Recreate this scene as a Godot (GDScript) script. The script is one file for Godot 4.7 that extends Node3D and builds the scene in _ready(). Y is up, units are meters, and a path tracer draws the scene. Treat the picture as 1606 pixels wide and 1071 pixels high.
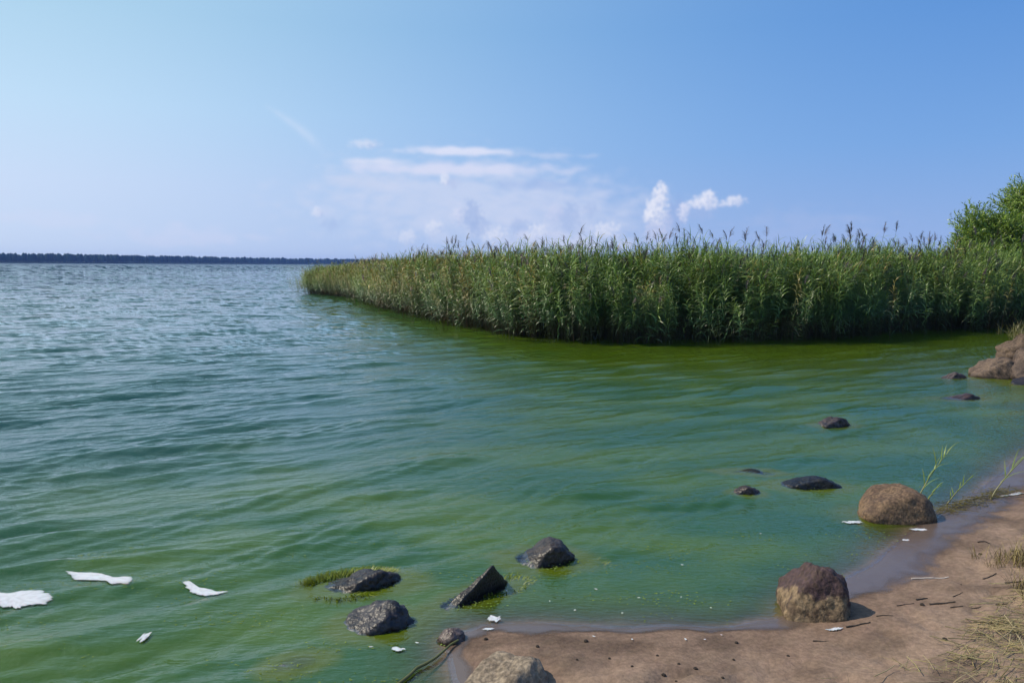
extends Node3D

# ------------------------------------------------------------------ camera, sky, sun, exposure
const SUN_AZ := -80.0
const SUN_EL := 47.0

var used := {}
var rng := RandomNumberGenerator.new()
var noise := FastNoiseLite.new()
var fine := FastNoiseLite.new()
var M := {}
var shore := PackedVector2Array()
var land := PackedVector2Array()
var wv: Array[PackedFloat32Array] = []
var stones: Array = []      # x, z, half width, half depth, top, cos and sin of the turn, reach squared: what stands in the shallows


func _ready() -> void:
	rng.seed = 20240717
	noise.seed = 11; noise.frequency = 1.0; noise.fractal_octaves = 4
	fine.seed = 5; fine.frequency = 1.0; fine.fractal_octaves = 2

	var cam := Camera3D.new()
	cam.name = "camera"
	add_child(cam)
	cam.position = Vector3(0, 1.7, 0)
	cam.rotation_degrees = Vector3(-5.545, 0, 0.36)
	cam.fov = 46.85
	cam.near = 0.05
	cam.far = 9000.0
	cam.current = true

	var env := Environment.new()
	env.background_mode = Environment.BG_SKY
	env.sky = Sky.new()
	var pano := PanoramaSkyMaterial.new()
	pano.panorama = ImageTexture.create_from_image(make_sky())
	env.sky.sky_material = pano
	env.background_energy_multiplier = 1.0
	env.tonemap_mode = Environment.TONE_MAPPER_LINEAR
	env.tonemap_exposure = 1.0
	env.ambient_light_source = Environment.AMBIENT_SOURCE_SKY
	env.sdfgi_enabled = true
	env.ssao_enabled = true
	env.ssil_enabled = true
	env.fog_enabled = true
	env.fog_density = 0.00018
	env.fog_light_color = Color(0.50, 0.66, 1.0)
	var we := WorldEnvironment.new()
	we.name = "world_environment"
	we.environment = env
	add_child(we)

	var sun := DirectionalLight3D.new()
	sun.name = "sun"
	add_child(sun)
	var to_sun := dir_of(SUN_AZ, SUN_EL)
	sun.look_at_from_position(Vector3.ZERO, -to_sun)
	sun.light_energy = 1.5
	sun.light_color = Color(1.0, 0.95, 0.86)
	sun.light_angular_distance = 0.5
	sun.shadow_enabled = true
	sun.sky_mode = DirectionalLight3D.SKY_MODE_LIGHT_ONLY

	materials()
	shoreline()
	make_waves()
	ground()
	boulders()
	water()
	far_shore()
	reeds()
	trees()
	foam()
	shore_plants()
	litter()


# ------------------------------------------------------------------ helpers
func numbered(called: String) -> String:
	var n: int = used.get(called, 0)
	used[called] = n + 1
	return called if n == 0 else "%s_%03d" % [called, n]


func tag(o: Node, label: String, category := "", group := "", kind := "") -> void:
	if label: o.set_meta("label", label)
	if category: o.set_meta("category", category)
	if group: o.set_meta("group", group)
	if kind: o.set_meta("kind", kind)


func place(called: String, mesh: Mesh, mat: Material, parent: Node = self) -> MeshInstance3D:
	var o := MeshInstance3D.new()
	o.name = numbered(called) if parent == self else called
	o.mesh = mesh
	if mat: o.material_override = mat
	parent.add_child(o, true)
	return o


func thing(called: String, at: Vector3, turn := 0.0) -> Node3D:
	var o := Node3D.new()
	o.name = numbered(called)
	add_child(o)
	o.position = at
	o.rotation.y = turn
	return o


func copy_of(o: Node3D, label := "") -> Node3D:
	var base := String(o.name)
	if base.length() > 4 and base.substr(base.length() - 4, 1) == "_" and base.right(3).is_valid_int():
		base = base.left(base.length() - 4)
	var c: Node3D = o.duplicate()
	c.name = numbered(base)
	add_child(c)
	if label: c.set_meta("label", label)
	return c


func dir_of(az: float, el: float) -> Vector3:
	var a := deg_to_rad(az)
	var e := deg_to_rad(el)
	return Vector3(sin(a) * cos(e), sin(e), -cos(a) * cos(e))


func ss(a: float, b: float, x: float) -> float:
	return smoothstep(a, b, x)


func S(r: float, g: float, b: float) -> Color:      # 8-bit sRGB to linear
	return Color(r / 255.0, g / 255.0, b / 255.0).srgb_to_linear()


func mat(col: Color, rough: float, spec := 0.5) -> StandardMaterial3D:
	var m := StandardMaterial3D.new()
	m.albedo_color = col.linear_to_srgb()
	m.roughness = rough
	m.metallic_specular = spec
	return m


func multimesh(called: String, mesh: Mesh, xf: Array, cols: Array, material: Material, parent: Node = self) -> MultiMeshInstance3D:
	var mm := MultiMesh.new()
	mm.transform_format = MultiMesh.TRANSFORM_3D
	mm.use_colors = cols.size() > 0
	mm.mesh = mesh
	mm.instance_count = xf.size()
	for i in xf.size():
		mm.set_instance_transform(i, xf[i])
		if cols.size(): mm.set_instance_color(i, cols[i])
	var o := MultiMeshInstance3D.new()
	o.name = numbered(called) if parent == self else called
	o.multimesh = mm
	o.material_override = material
	parent.add_child(o, true)
	return o


# ------------------------------------------------------------------ sky
func stops(list: Array, el: float) -> Vector3:
	for i in range(1, list.size()):
		if el <= list[i][0]:
			var t: float = (el - list[i - 1][0]) / (list[i][0] - list[i - 1][0])
			return list[i - 1][1].lerp(list[i][1], t)
	return list[-1][1]


func make_sky() -> Image:
	var blue := [[0.0, Vector3(160, 184, 232)], [3.0, Vector3(146, 178, 229)], [8.0, Vector3(122, 168, 227)], [16.0, Vector3(96, 149, 217)], [40.0, Vector3(70, 118, 192)], [90.0, Vector3(52, 95, 170)]]
	var pale := [[0.0, Vector3(204, 221, 247)], [5.0, Vector3(206, 224, 250)], [10.0, Vector3(194, 224, 249)], [16.0, Vector3(174, 212, 238)], [40.0, Vector3(168, 206, 238)], [90.0, Vector3(120, 165, 220)]]
	var w := 512 + 32
	var h := 256
	var im := Image.create(w, h, false, Image.FORMAT_RGBF)
	var to_sun := dir_of(SUN_AZ, SUN_EL)
	for j in h:
		var el := 90.0 - (j + 0.5) / h * 180.0
		var e := maxf(el, 0.0)
		var b := stops(blue, e)
		var p := stops(pale, e)
		for i in w:
			var az := (i - 16 + 0.5) / 512.0 * 360.0
			var ang := rad_to_deg(acos(clampf(dir_of(az, e).dot(to_sun), -1, 1)))
			var air := rad_to_deg(acos(clampf(dir_of(az, e).dot(dir_of(-94.0, 25.0)), -1, 1)))
			var c := b.lerp(p, 1.0 - ss(54.0, 118.0, air))
			var l := S(c.x, c.y, c.z)
			var glow := 0.9 * exp(-pow(ang / 13.0, 2.0)) + 0.22 * exp(-pow(ang / 30.0, 2.0))
			l = Color(l.r + glow, l.g + glow * 0.98, l.b + glow * 0.9)
			im.set_pixel(i, j, l)
	var W := 3072
	var H := 1536
	im.resize(3264, H, Image.INTERPOLATE_CUBIC)
	im = im.get_region(Rect2i(96, 0, W, H))
	# clouds: [azimuth, elevation, half width, half height, softness, ragged, opacity, colour]; those in
	# view first, then a belt of the same kinds of cloud all round the horizon
	var cw := Vector3(232, 235, 250)
	var pk := Vector3(208, 217, 242)
	var sh := Vector3(158, 182, 228)
	var cl := [
		[-4.0, 4.4, 11.5, 3.2, 0.95, 0.4, 0.6, Vector3(212, 220, 244)], [3.5, 3.2, 8.5, 3.0, 0.95, 0.35, 0.5, Vector3(208, 217, 243)], [-10.5, 5.7, 3.4, 0.62, 0.8, 0.4, 0.55, pk],
		[-4.0, 6.72, 8.4, 0.5, 0.7, 0.3, 0.8, Vector3(220, 224, 247)], [-9.6, 7.15, 2.6, 0.3, 0.8, 0.3, 0.75, Vector3(224, 228, 248)],
		[-4.0, 8.0, 4.6, 0.36, 0.6, 0.25, 0.85, Vector3(226, 230, 250)], [-10.4, 8.3, 1.3, 0.36, 0.8, 0.4, 0.6, cw], [2.6, 7.75, 3.4, 0.2, 0.8, 0.6, 0.4, pk],
		[1.5, 5.7, 3.0, 0.4, 0.7, 0.4, 0.5, Vector3(160, 185, 232)],
		[-4.9, 5.95, 0.42, 0.5, 0.6, 0.5, 0.75, cw], [-4.3, 5.8, 0.55, 0.5, 0.6, 0.6, 0.5, Vector3(190, 202, 236)],
		[-3.85, 3.5, 0.55, 0.75, 0.5, 0.6, 0.7, Vector3(216, 222, 246)], [-2.9, 3.5, 0.75, 1.1, 0.4, 0.6, 0.65, sh], [-2.4, 2.6, 0.9, 0.8, 0.5, 0.6, 0.5, sh],
		[0.5, 2.7, 0.75, 0.7, 0.5, 0.6, 0.45, sh], [4.1, 3.3, 0.9, 1.2, 0.5, 0.6, 0.5, sh], [3.0, 3.6, 0.7, 1.0, 0.6, 0.6, 0.4, Vector3(206, 212, 242)], [5.6, 3.9, 0.5, 0.6, 0.6, 0.6, 0.4, sh],
		[-13.8, 3.55, 0.5, 0.42, 0.7, 0.5, 0.75, Vector3(224, 230, 250)], [-12.8, 2.7, 0.8, 0.5, 0.8, 0.7, 0.35, sh],
		[11.6, 3.3, 0.85, 1.5, 0.5, 0.6, 0.6, Vector3(152, 176, 226)], [10.4, 2.6, 1.0, 1.5, 0.6, 0.5, 0.7, Vector3(210, 213, 240)],
		[10.2, 3.8, 0.9, 1.15, 0.45, 0.5, 0.9, cw], [10.5, 4.9, 0.55, 0.95, 0.4, 0.5, 0.92, cw], [9.75, 3.5, 0.5, 0.45, 0.4, 0.6, 0.85, cw],
		[13.4, 3.7, 1.1, 0.7, 0.7, 0.6, 0.5, Vector3(160, 182, 229)], [12.15, 3.75, 0.42, 0.75, 0.4, 0.7, 0.85, Vector3(222, 226, 248)],
		[13.5, 4.4, 1.15, 0.5, 0.45, 0.5, 0.9, cw], [13.8, 4.85, 0.55, 0.45, 0.45, 0.5, 0.85, cw], [14.8, 4.25, 0.7, 0.16, 0.6, 0.5, 0.6, cw], [15.6, 4.5, 0.75, 0.4, 0.5, 0.5, 0.8, cw],
		[4.0, 1.7, 4.2, 0.8, 0.6, 0.7, 0.6, Vector3(212, 218, 243)], [-22.0, 1.8, 5.0, 0.7, 0.8, 0.7, 0.35, Vector3(214, 220, 246)], [-30.0, 2.6, 4.0, 0.5, 0.9, 0.7, 0.25, Vector3(216, 222, 247)],
		[-7.5, 1.9, 0.9, 0.6, 0.6, 0.6, 0.5, cw], [-1.2, 2.0, 1.1, 0.7, 0.6, 0.6, 0.6, cw], [1.8, 2.3, 0.9, 0.8, 0.6, 0.6, 0.6, cw], [6.8, 2.4, 1.2, 0.8, 0.6, 0.6, 0.6, cw], [-5.6, 2.6, 0.8, 0.6, 0.6, 0.6, 0.5, cw],
		[20.5, 2.4, 5.0, 1.6, 0.9, 0.6, 0.3, Vector3(176, 192, 232)],
	]
	var r2 := RandomNumberGenerator.new()
	r2.seed = 77
	var a0 := 38.0
	while a0 < 322.0:
		cl.append([a0, r2.randf_range(2.5, 7.0), r2.randf_range(3.0, 8.0), r2.randf_range(0.4, 1.8), 0.7, 0.5, r2.randf_range(0.25, 0.6), pk])
		if r2.randf() < 0.5: cl.append([a0 + 2.0, r2.randf_range(3.0, 5.0), r2.randf_range(0.6, 1.2), r2.randf_range(0.4, 0.9), 0.35, 0.7, 0.9, cw])
		a0 += r2.randf_range(5.0, 10.0)
	var px := 360.0 / W
	for c in cl:
		var rag: float = c[5]
		var ra: float = c[2] * (1.0 + c[4] + rag)
		var re: float = c[3] * (1.0 + c[4] + rag)
		var tint0 := S(c[7].x, c[7].y, c[7].z)
		var tint := tint0
		for j in range(int((90.0 - minf(c[1] + re, 60.0)) / px), int((90.0 - maxf(c[1] - re, -0.3)) / px) + 1):
			var el := 90.0 - (j + 0.5) * px
			for i in range(int((c[0] - ra) / px), int((c[0] + ra) / px) + 1):
				var az := (i + 0.5) * px
				var q := Vector2((az - c[0]) / c[2], (el - c[1]) / c[3]).length()
				if q > 1.0 + c[4] + rag: continue
				var puff: bool = c[2] < 1.7
				var s := 2.6 if puff else 0.5
				q += rag * (1.3 if puff else 1.6) * noise.get_noise_3d(az * s, el * s * (1.0 if puff else 2.2), c[1])
				var a: float = c[6] * (1.0 - ss(1.0 - c[4], 1.0 + c[4] * 0.3, q))
				if a <= 0.003: continue
				if puff: tint = tint0.lerp(S(170, 190, 231), clampf(0.25 + 0.55 * ((az - c[0]) / c[2] * 0.6 - (el - c[1]) / c[3] * 0.9) + 0.9 * noise.get_noise_3d(az * 3.6, el * 3.6, 4.0), 0.0, 0.85))
				var x := posmod(i, W)
				im.set_pixel(x, j, im.get_pixel(x, j).lerp(tint, a))
	# an old, half dissolved condensation trail
	for k in 400:
		var t := k / 399.0
		var az := lerpf(-17.4, -13.2, t)
		var el := lerpf(10.6, 7.6, t) + 0.25 * sin(t * 3.0)
		var wd := lerpf(0.12, 0.45, t)
		var st := 0.05 * sin(PI * t) * (0.6 + 0.6 * noise.get_noise_1d(t * 5.0))
		for dj in range(-5, 6):
			var j := int((90.0 - el) / px) + dj
			var f := st * exp(-pow(dj * px / wd, 2.0))
			var x := posmod(int(az / px), W)
			im.set_pixel(x, j, im.get_pixel(x, j).lerp(S(226, 234, 252), f))
	return im


# ------------------------------------------------------------------ materials
func speckle(n: int, seed_: int, lo: float, hi: float, flecks: float) -> ImageTexture:
	var im := Image.create(n, n, false, Image.FORMAT_RGB8)
	var r := RandomNumberGenerator.new()
	r.seed = seed_
	var nz := FastNoiseLite.new()
	nz.seed = seed_
	nz.frequency = 0.03
	nz.fractal_octaves = 5
	var src := nz.get_seamless_image(n, n)
	for j in n:
		for i in n:
			var v := src.get_pixel(i, j).r
			v += r.randf_range(-1, 1) * 0.09
			if r.randf() < flecks: v = r.randf_range(-0.1, 0.35)
			elif r.randf() < flecks: v += 0.3
			v = lerpf(lo, hi, clampf(v, 0, 1))
			im.set_pixel(i, j, Color(v, v * 0.985, v * 0.965))
	return ImageTexture.create_from_image(im)


func noise_tex(freq: float, seed_: int, octaves: int, normal: bool, strength := 4.0, n := 512, type := FastNoiseLite.TYPE_SIMPLEX_SMOOTH) -> NoiseTexture2D:
	var f := FastNoiseLite.new()
	f.noise_type = type
	f.frequency = freq
	f.seed = seed_
	f.fractal_octaves = octaves
	var t := NoiseTexture2D.new()
	t.width = n
	t.height = n
	t.seamless = true
	t.noise = f
	t.as_normal_map = normal
	t.bump_strength = strength
	return t


func tri(m: StandardMaterial3D, scale: Vector3, world := true) -> void:
	m.uv1_triplanar = true
	m.uv1_world_triplanar = world
	m.uv1_scale = scale
	m.uv1_triplanar_sharpness = 4.0


func materials() -> void:
	var sand := mat(Color.WHITE, 0.95, 0.3)
	sand.vertex_color_use_as_albedo = true
	sand.albedo_texture = speckle(512, 3, 0.78, 1.0, 0.01)
	sand.heightmap_enabled = true
	sand.heightmap_texture = noise_tex(0.06, 9, 5, false)
	sand.heightmap_scale = 0.22
	tri(sand, Vector3(1.6, 1.6, 1.6))
	M.sand = sand

	var wet := mat(Color.WHITE, 0.27, 0.6)
	wet.vertex_color_use_as_albedo = true
	wet.transparency = BaseMaterial3D.TRANSPARENCY_ALPHA
	wet.normal_enabled = true
	wet.normal_texture = noise_tex(0.02, 21, 3, true, 2.0)
	wet.normal_scale = 0.25
	tri(wet, Vector3(1.3, 1.3, 1.3))
	M.wet = wet

	var surf := mat(Color(0.8, 0.95, 0.9), 0.03, 0.485)
	surf.albedo_color = Color(1, 1, 1, 0.0)
	surf.transparency = BaseMaterial3D.TRANSPARENCY_ALPHA
	surf.normal_enabled = true
	surf.normal_texture = noise_tex(0.022, 31, 4, true, 5.0)
	surf.normal_scale = 0.6
	tri(surf, Vector3(0.8, 1.0, 2.0))
	M.surface = surf

	var murk := mat(Color.WHITE, 1.0, 0.0)
	murk.specular_mode = BaseMaterial3D.SPECULAR_DISABLED
	murk.vertex_color_use_as_albedo = true
	murk.transparency = BaseMaterial3D.TRANSPARENCY_ALPHA
	M.murk = murk

	var rock := mat(Color.WHITE, 0.78, 0.4)
	rock.vertex_color_use_as_albedo = true
	rock.albedo_texture = speckle(384, 8, 0.5, 1.0, 0.015)
	rock.heightmap_enabled = true
	rock.heightmap_texture = noise_tex(0.03, 14, 5, false)
	rock.heightmap_scale = 0.3
	tri(rock, Vector3(3.2, 3.2, 3.2), false)
	M.rock = rock
	var wrock: StandardMaterial3D = rock.duplicate()
	wrock.roughness = 0.42
	wrock.metallic_specular = 0.45
	M.wet_rock = wrock

	var leaf := mat(Color.WHITE, 0.4, 0.5)
	leaf.vertex_color_use_as_albedo = true
	leaf.cull_mode = BaseMaterial3D.CULL_DISABLED
	leaf.backlight_enabled = true
	leaf.backlight = Color(0.62, 0.66, 0.4)
	M.leaf = leaf
	var straw := mat(Color.WHITE, 0.8, 0.3)
	straw.vertex_color_use_as_albedo = true
	straw.cull_mode = BaseMaterial3D.CULL_DISABLED
	M.straw = straw

	var fm := mat(Color(0.56, 0.58, 0.62), 0.8, 0.3)
	fm.vertex_color_use_as_albedo = true
	fm.transparency = BaseMaterial3D.TRANSPARENCY_ALPHA
	fm.subsurf_scatter_enabled = true
	fm.subsurf_scatter_strength = 0.2
	fm.heightmap_enabled = false
	fm.heightmap_texture = noise_tex(0.05, 44, 3, false, 4.0, 256, FastNoiseLite.TYPE_CELLULAR)
	fm.heightmap_scale = 0.2
	tri(fm, Vector3(9, 9, 9))
	M.foam = fm

	M.bark = mat(Color(0.09, 0.07, 0.05), 0.9)
	M.twig = mat(Color(0.035, 0.026, 0.02), 0.85)
	var wood := mat(Color.WHITE, 0.9, 0.2)
	wood.vertex_color_use_as_albedo = true
	M.forest = wood


# ------------------------------------------------------------------ shore and ground
func shoreline() -> void:
	for p in [[-300, 60], [-40, 14], [-6, 3], [-2, -0.2], [-0.7, -1.8], [-0.27, -2.7], [-0.19, -3.07], [-0.22, -3.28], [-0.24, -3.46], [-0.12, -3.56], [0.15, -3.57], [0.45, -3.55], [0.76, -3.57], [1.05, -3.55], [1.32, -3.64], [1.6, -3.9], [1.91, -4.2], [2.10, -4.36], [2.46, -4.76], [2.73, -5.07], [2.97, -5.27], [3.32, -5.57], [3.81, -6.08], [4.59, -6.92], [6.2, -8.4], [7.8, -10.2], [8.5, -11.6], [9.6, -12.8], [11, -15], [14, -18.2], [16, -22], [22, -28], [40, -34], [90, -40], [300, -60]]:
		shore.append(Vector2(p[0], p[1]))
	land = shore.duplicate()
	for p in [[4000, -60], [4000, 4000], [-4000, 4000], [-4000, 400]]:
		land.append(Vector2(p[0], p[1]))


func shore_dist(x: float, z: float) -> float:        # metres inland, negative on the lake
	var p := Vector2(x, z)
	var best := 1e12
	var inside := false
	var n := land.size()
	for i in n:
		var a := land[i]
		var b := land[i + 1 if i + 1 < n else 0]
		if (a.y > z) != (b.y > z) and x < a.x + (z - a.y) / (b.y - a.y) * (b.x - a.x): inside = not inside
		if i < 34: best = minf(best, Geometry2D.get_closest_point_to_segment(p, a, b).distance_squared_to(p))
	best = sqrt(best)
	return best if inside else -best


func bed_height(x: float, z: float, s: float) -> float:
	var h := 0.0
	if s > 0.0:
		h = 0.13 * s / (1.0 + s * 0.14) if s < 60.0 else 0.85
		h += noise.get_noise_2d(x * 1.1, z * 1.1) * 0.03 * minf(s * 2.0, 1.0) - 0.022 * ss(0.12, 0.4, noise.get_noise_2d(x * 3.6 + 70.0, z * 3.0)) * ss(0.25, 0.6, s) + fine.get_noise_2d(x * 7.0, z * 7.0) * 0.006 * minf(s * 3.0, 1.0)
	else:
		h = -2.2 * (1.0 - exp(s * 0.16 / 2.2 * (1.0 + 0.9 * ss(-0.1, -0.9, x))))
	return h + noise.get_noise_2d(x * 2.3, z * 2.3) * 0.006


func height_at(x: float, z: float) -> float:
	return bed_height(x, z, shore_dist(x, z))


func axis_steps(lo: float, hi: float, step: float, far: float) -> PackedFloat32Array:
	var mid: Array[float] = []
	var v := lo
	while v <= hi:
		mid.append(v)
		v += step
	var d := step
	v = lo
	while v > -far:
		d *= 1.35
		v -= d
		mid.push_front(v)
	d = step
	v = mid[-1]
	while v < far:
		d *= 1.35
		v += d
		mid.append(v)
	return PackedFloat32Array(mid)


func grid_mesh(pos: PackedVector3Array, nx: int, cols: PackedColorArray, normals := PackedVector3Array(), outward := false) -> ArrayMesh:
	var nz := pos.size() / nx
	var idx := PackedInt32Array()
	idx.resize((nx - 1) * (nz - 1) * 6)
	var k := 0
	for j in nz - 1:
		for i in nx - 1:
			var a := j * nx + i
			var b := a + nx if outward else a + 1
			var c := a + 1 if outward else a + nx
			idx[k] = a; idx[k + 1] = b; idx[k + 2] = c
			idx[k + 3] = b; idx[k + 4] = a + nx + 1; idx[k + 5] = c
			k += 6
	if normals.is_empty():
		normals.resize(pos.size())
		for j in nz:
			for i in nx:
				var l := pos[j * nx + maxi(i - 1, 0)]
				var r := pos[j * nx + mini(i + 1, nx - 1)]
				var u := pos[maxi(j - 1, 0) * nx + i]
				var d := pos[mini(j + 1, nz - 1) * nx + i]
				var n := (d - u).cross(r - l).normalized()
				normals[j * nx + i] = n if n.y >= 0 else -n
	var arr := []
	arr.resize(Mesh.ARRAY_MAX)
	arr[Mesh.ARRAY_VERTEX] = pos
	arr[Mesh.ARRAY_NORMAL] = normals
	if cols.size(): arr[Mesh.ARRAY_COLOR] = cols
	arr[Mesh.ARRAY_INDEX] = idx
	var m := ArrayMesh.new()
	m.add_surface_from_arrays(Mesh.PRIMITIVE_TRIANGLES, arr)
	return m


func ground() -> void:
	var xs := axis_steps(-1.2, 4.6, 0.035, 3800.0)
	var zs := axis_steps(-7.2, -2.2, 0.035, 3800.0)
	var pos := PackedVector3Array()
	var cols := PackedColorArray()
	for z in zs:
		for x in xs:
			var s := shore_dist(x, z)
			pos.append(Vector3(x, bed_height(x, z, s), z))
			var dry := ss(0.1, 0.9, s + 0.25 * noise.get_noise_2d(x * 1.5, z * 1.5))
			var c := Color(0.215, 0.148, 0.112).lerp(Color(0.31, 0.225, 0.17), dry)
			c = c.lerp(Color(0.27, 0.24, 0.19), 0.6 * ss(0.9, 1.6, s))
			c = c.lerp(Color(0.09, 0.085, 0.03), ss(0.0, -0.5, s))
			var g := ss(5.0, 9.0, s)
			c = c.lerp(Color(0.06, 0.09, 0.03), g)
			var v := 1.0 + 0.25 * noise.get_noise_2d(x * 4.0, z * 4.0 + 9.0) - 0.30 * ss(0.05, 0.35, noise.get_noise_2d(x * 1.6 + 12.0, z * 2.2))
			cols.append(Color(c.r * v, c.g * v, c.b * v))
	var o := place("sandy_ground", grid_mesh(pos, xs.size(), cols), M.sand)
	tag(o, "brown damp sandy beach sloping down under the green lake", "", "", "structure")

	# the strip of sand along the water that the swash has just wetted
	pos = PackedVector3Array()
	cols = PackedColorArray()
	var nx := 0
	var line: Array[Vector2] = []
	for i in range(5, 25):
		var a := shore[i]
		var b := shore[i + 1]
		var n := maxi(1, int(a.distance_to(b) / 0.05))
		for k in n: line.append(a.lerp(b, float(k) / n))
	nx = 15
	for i in line.size():
		var p := line[i]
		var t := (line[mini(i + 4, line.size() - 1)] - line[maxi(i - 4, 0)]).normalized()
		var inland := Vector2(-t.y, t.x)
		var wide := 0.14 + 0.22 * ss(1.4, 2.2, p.x) + 0.10 * noise.get_noise_2d(p.x * 1.7, p.y * 1.7)
		for k in nx:
			var f := k / float(nx - 1)
			var q := p + inland * (wide * f - 0.06)
			var s := shore_dist(q.x, q.y)
			pos.append(Vector3(q.x, bed_height(q.x, q.y, s) + 0.004, q.y))
			var edge := ss(0.0, 0.12, f) * (1.0 - ss(0.55, 1.0, f + 0.25 * noise.get_noise_2d(q.x * 6.0, q.y * 6.0)))
			cols.append(Color(0.11, 0.08, 0.066, clampf(edge, 0, 1) * 0.93))
	o = place("wet_sand", grid_mesh(pos, nx, cols, PackedVector3Array(), true), M.wet)
	tag(o, "dark wet sand along the water's edge that mirrors the sky", "", "", "structure")


# ------------------------------------------------------------------ water
func make_waves() -> void:
	var r := RandomNumberGenerator.new()
	r.seed = 4242
	for i in 20:
		var lam := 1.15 * pow(0.88, i) * r.randf_range(0.93, 1.07)
		var spread := lerpf(0.14, 0.42, i / 19.0)
		var th := 0.62 + r.randf_range(-1, 1) * spread
		var k := TAU / lam
		var a := 0.0060 * pow(lam / 0.6, 1.0 if lam < 0.6 else -0.4)
		wv.append(PackedFloat32Array([k * sin(th), k * cos(th), a, r.randf() * TAU, lam, 0.0]))
	for i in 7:
		var lam := 3.2 * pow(0.8, i)
		var th := 0.3 + r.randf_range(-1, 1) * 0.35
		var k := TAU / lam
		wv.append(PackedFloat32Array([k * sin(th), k * cos(th), 0.0075 * pow(lam / 2.0, 0.8), r.randf() * TAU, lam, 1.0]))


func calm(x: float, z: float, s: float) -> float:     # how much wind the water gets here
	var a := 0.12 + 0.88 * ss(0.0, 1.6, -s)
	var lee := ss(-4.5, 3.5, x - 0.22 * (z + 6.0))
	a *= lerpf(1.0, 0.5, lee)
	return a


func wave(x: float, z: float, s: float, cell: float) -> Vector3:     # height, slope in x, slope in z
	var wx := x + 0.14 * noise.get_noise_2d(x * 0.45, z * 0.45)
	var wz := z + 0.14 * noise.get_noise_2d(x * 0.45 + 50.0, z * 0.45)
	var amp := calm(x, z, s)
	var grp := clampf(1.0 + 1.4 * noise.get_noise_2d(x * 0.45 + 7.0, z * 0.8), 0.3, 2.0)
	var open := ss(6.0, 28.0, -s)
	var h := 0.0
	var sx := 0.0
	var sz := 0.0
	for w in wv:
		var a := w[2] * (open if w[5] > 0.5 else amp * grp)
		var ph := w[0] * wx + w[1] * wz + w[3]
		var sn := sin(ph)
		var g := 1.0 - ss(0.3, 0.8, cell / w[4])
		h += a * g * sn
		var c := a * cos(ph) * (1.0 - 0.35 * sn)
		sx += c * w[0]
		sz += c * w[1]
	return Vector3(h, sx, sz)


func water_y(x: float, z: float) -> float:
	return wave(x, z, shore_dist(x, z), 0.03).x


func water() -> void:
	var angles: Array[float] = []
	var a := -110.0
	while a < -46.0:
		angles.append(a)
		a += 2.0
	while a < 46.0:
		angles.append(a)
		a += 0.17
	while a < 100.0:
		angles.append(a)
		a += 2.0
	var radii: Array[float] = []
	var d := 1.6
	while d < 3900.0:
		radii.append(d)
		d += maxf(0.024, d * d / 2700.0)
	radii.append(3950.0)
	var nx := angles.size()
	var pos := PackedVector3Array()
	var nor := PackedVector3Array()
	var mpos := PackedVector3Array()
	var mnor := PackedVector3Array()
	var mcol := PackedColorArray()
	var mnx := 0
	for j in radii.size():
		var r := radii[j]
		var cell := maxf(0.024, r * r / 2700.0)
		for i in nx:
			var t := deg_to_rad(angles[i])
			var x := r * sin(t)
			var z := -r * cos(t)
			var s := -60.0
			if r < 70.0: s = shore_dist(x, z)
			var v := Vector3.ZERO
			if s < 0.4 and (absf(angles[i]) < 60.0 or r < 40.0) and r < 500.0: v = wave(x, z, s, cell)
			var soft := 1.0 / (1.0 + r / 400.0)
			var n := Vector3(-v.y * soft, 1.0, -v.z * soft).normalized()
			pos.append(Vector3(x, v.x, z))
			nor.append(n)
			if true:
				if j == 0: mnx += 1
				var depth := -bed_height(x, z, s) + v.x if r < 70.0 else 2.0
				var near := 0.0
				var cloudy0 := noise.get_noise_2d(x * 4.0, z * 4.0)
				if r < 18.0:
					for q in stones:
						var dx: float = x - q[0]
						var dz: float = z - q[1]
						if dx * dx + dz * dz > q[7]: continue
						var lx: float = (dx * q[5] - dz * q[6]) / q[2]
						var lz: float = (dx * q[6] + dz * q[5]) / q[3]
						var e := lx * lx + lz * lz
						near = maxf(near, ss(3.0, 0.9, e + 0.8 * cloudy0))
						if e < 0.5: depth = minf(depth, v.x - q[4] - q[8] * sqrt(1.0 - e / 0.5))
				var al := 1.0 - exp(-maxf(depth - 0.004, 0.0) / 0.028)
				var cloudy := noise.get_noise_2d(x * 0.5, z * 0.9)
				var c := Color(0.024, 0.070, 0.011).lerp(Color(0.050, 0.095, 0.006), ss(-0.35, 0.45, cloudy))
				c = c.lerp(Color(0.014, 0.057, 0.055), ss(1.2, 6.0, -s) * ss(3.5, -3.5, x - 0.30 * (z + 8.0)) * 0.9)
				c = c.lerp(Color(0.05, 0.078, 0.004), 0.7 * ss(-10.0, -14.0, z) * ss(0.5, 4.0, x - 0.3 * (z + 8.0)))
				c = c.lerp(Color(0.05, 0.06, 0.008), 0.55 * ss(-0.45, -0.05, s))
				c = c.lerp(Color(0.075, 0.095, 0.005), 0.8 * near)
				mpos.append(Vector3(x, v.x - 0.005, z))
				mnor.append(Vector3(-v.y * 0.6 * soft, 1.0, -v.z * 0.6 * soft).normalized())
				mcol.append(Color(c.r * 1.12, c.g * 1.12, c.b * 1.12, clampf(al, 0, 1)))
	var o := place("water", grid_mesh(pos, nx, PackedColorArray(), nor, true), M.surface)
	tag(o, "rippled green lake water reflecting the blue sky", "", "", "structure")
	place("algae_bloom", grid_mesh(mpos, mnx, mcol, mnor, true), M.murk, o)


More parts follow.
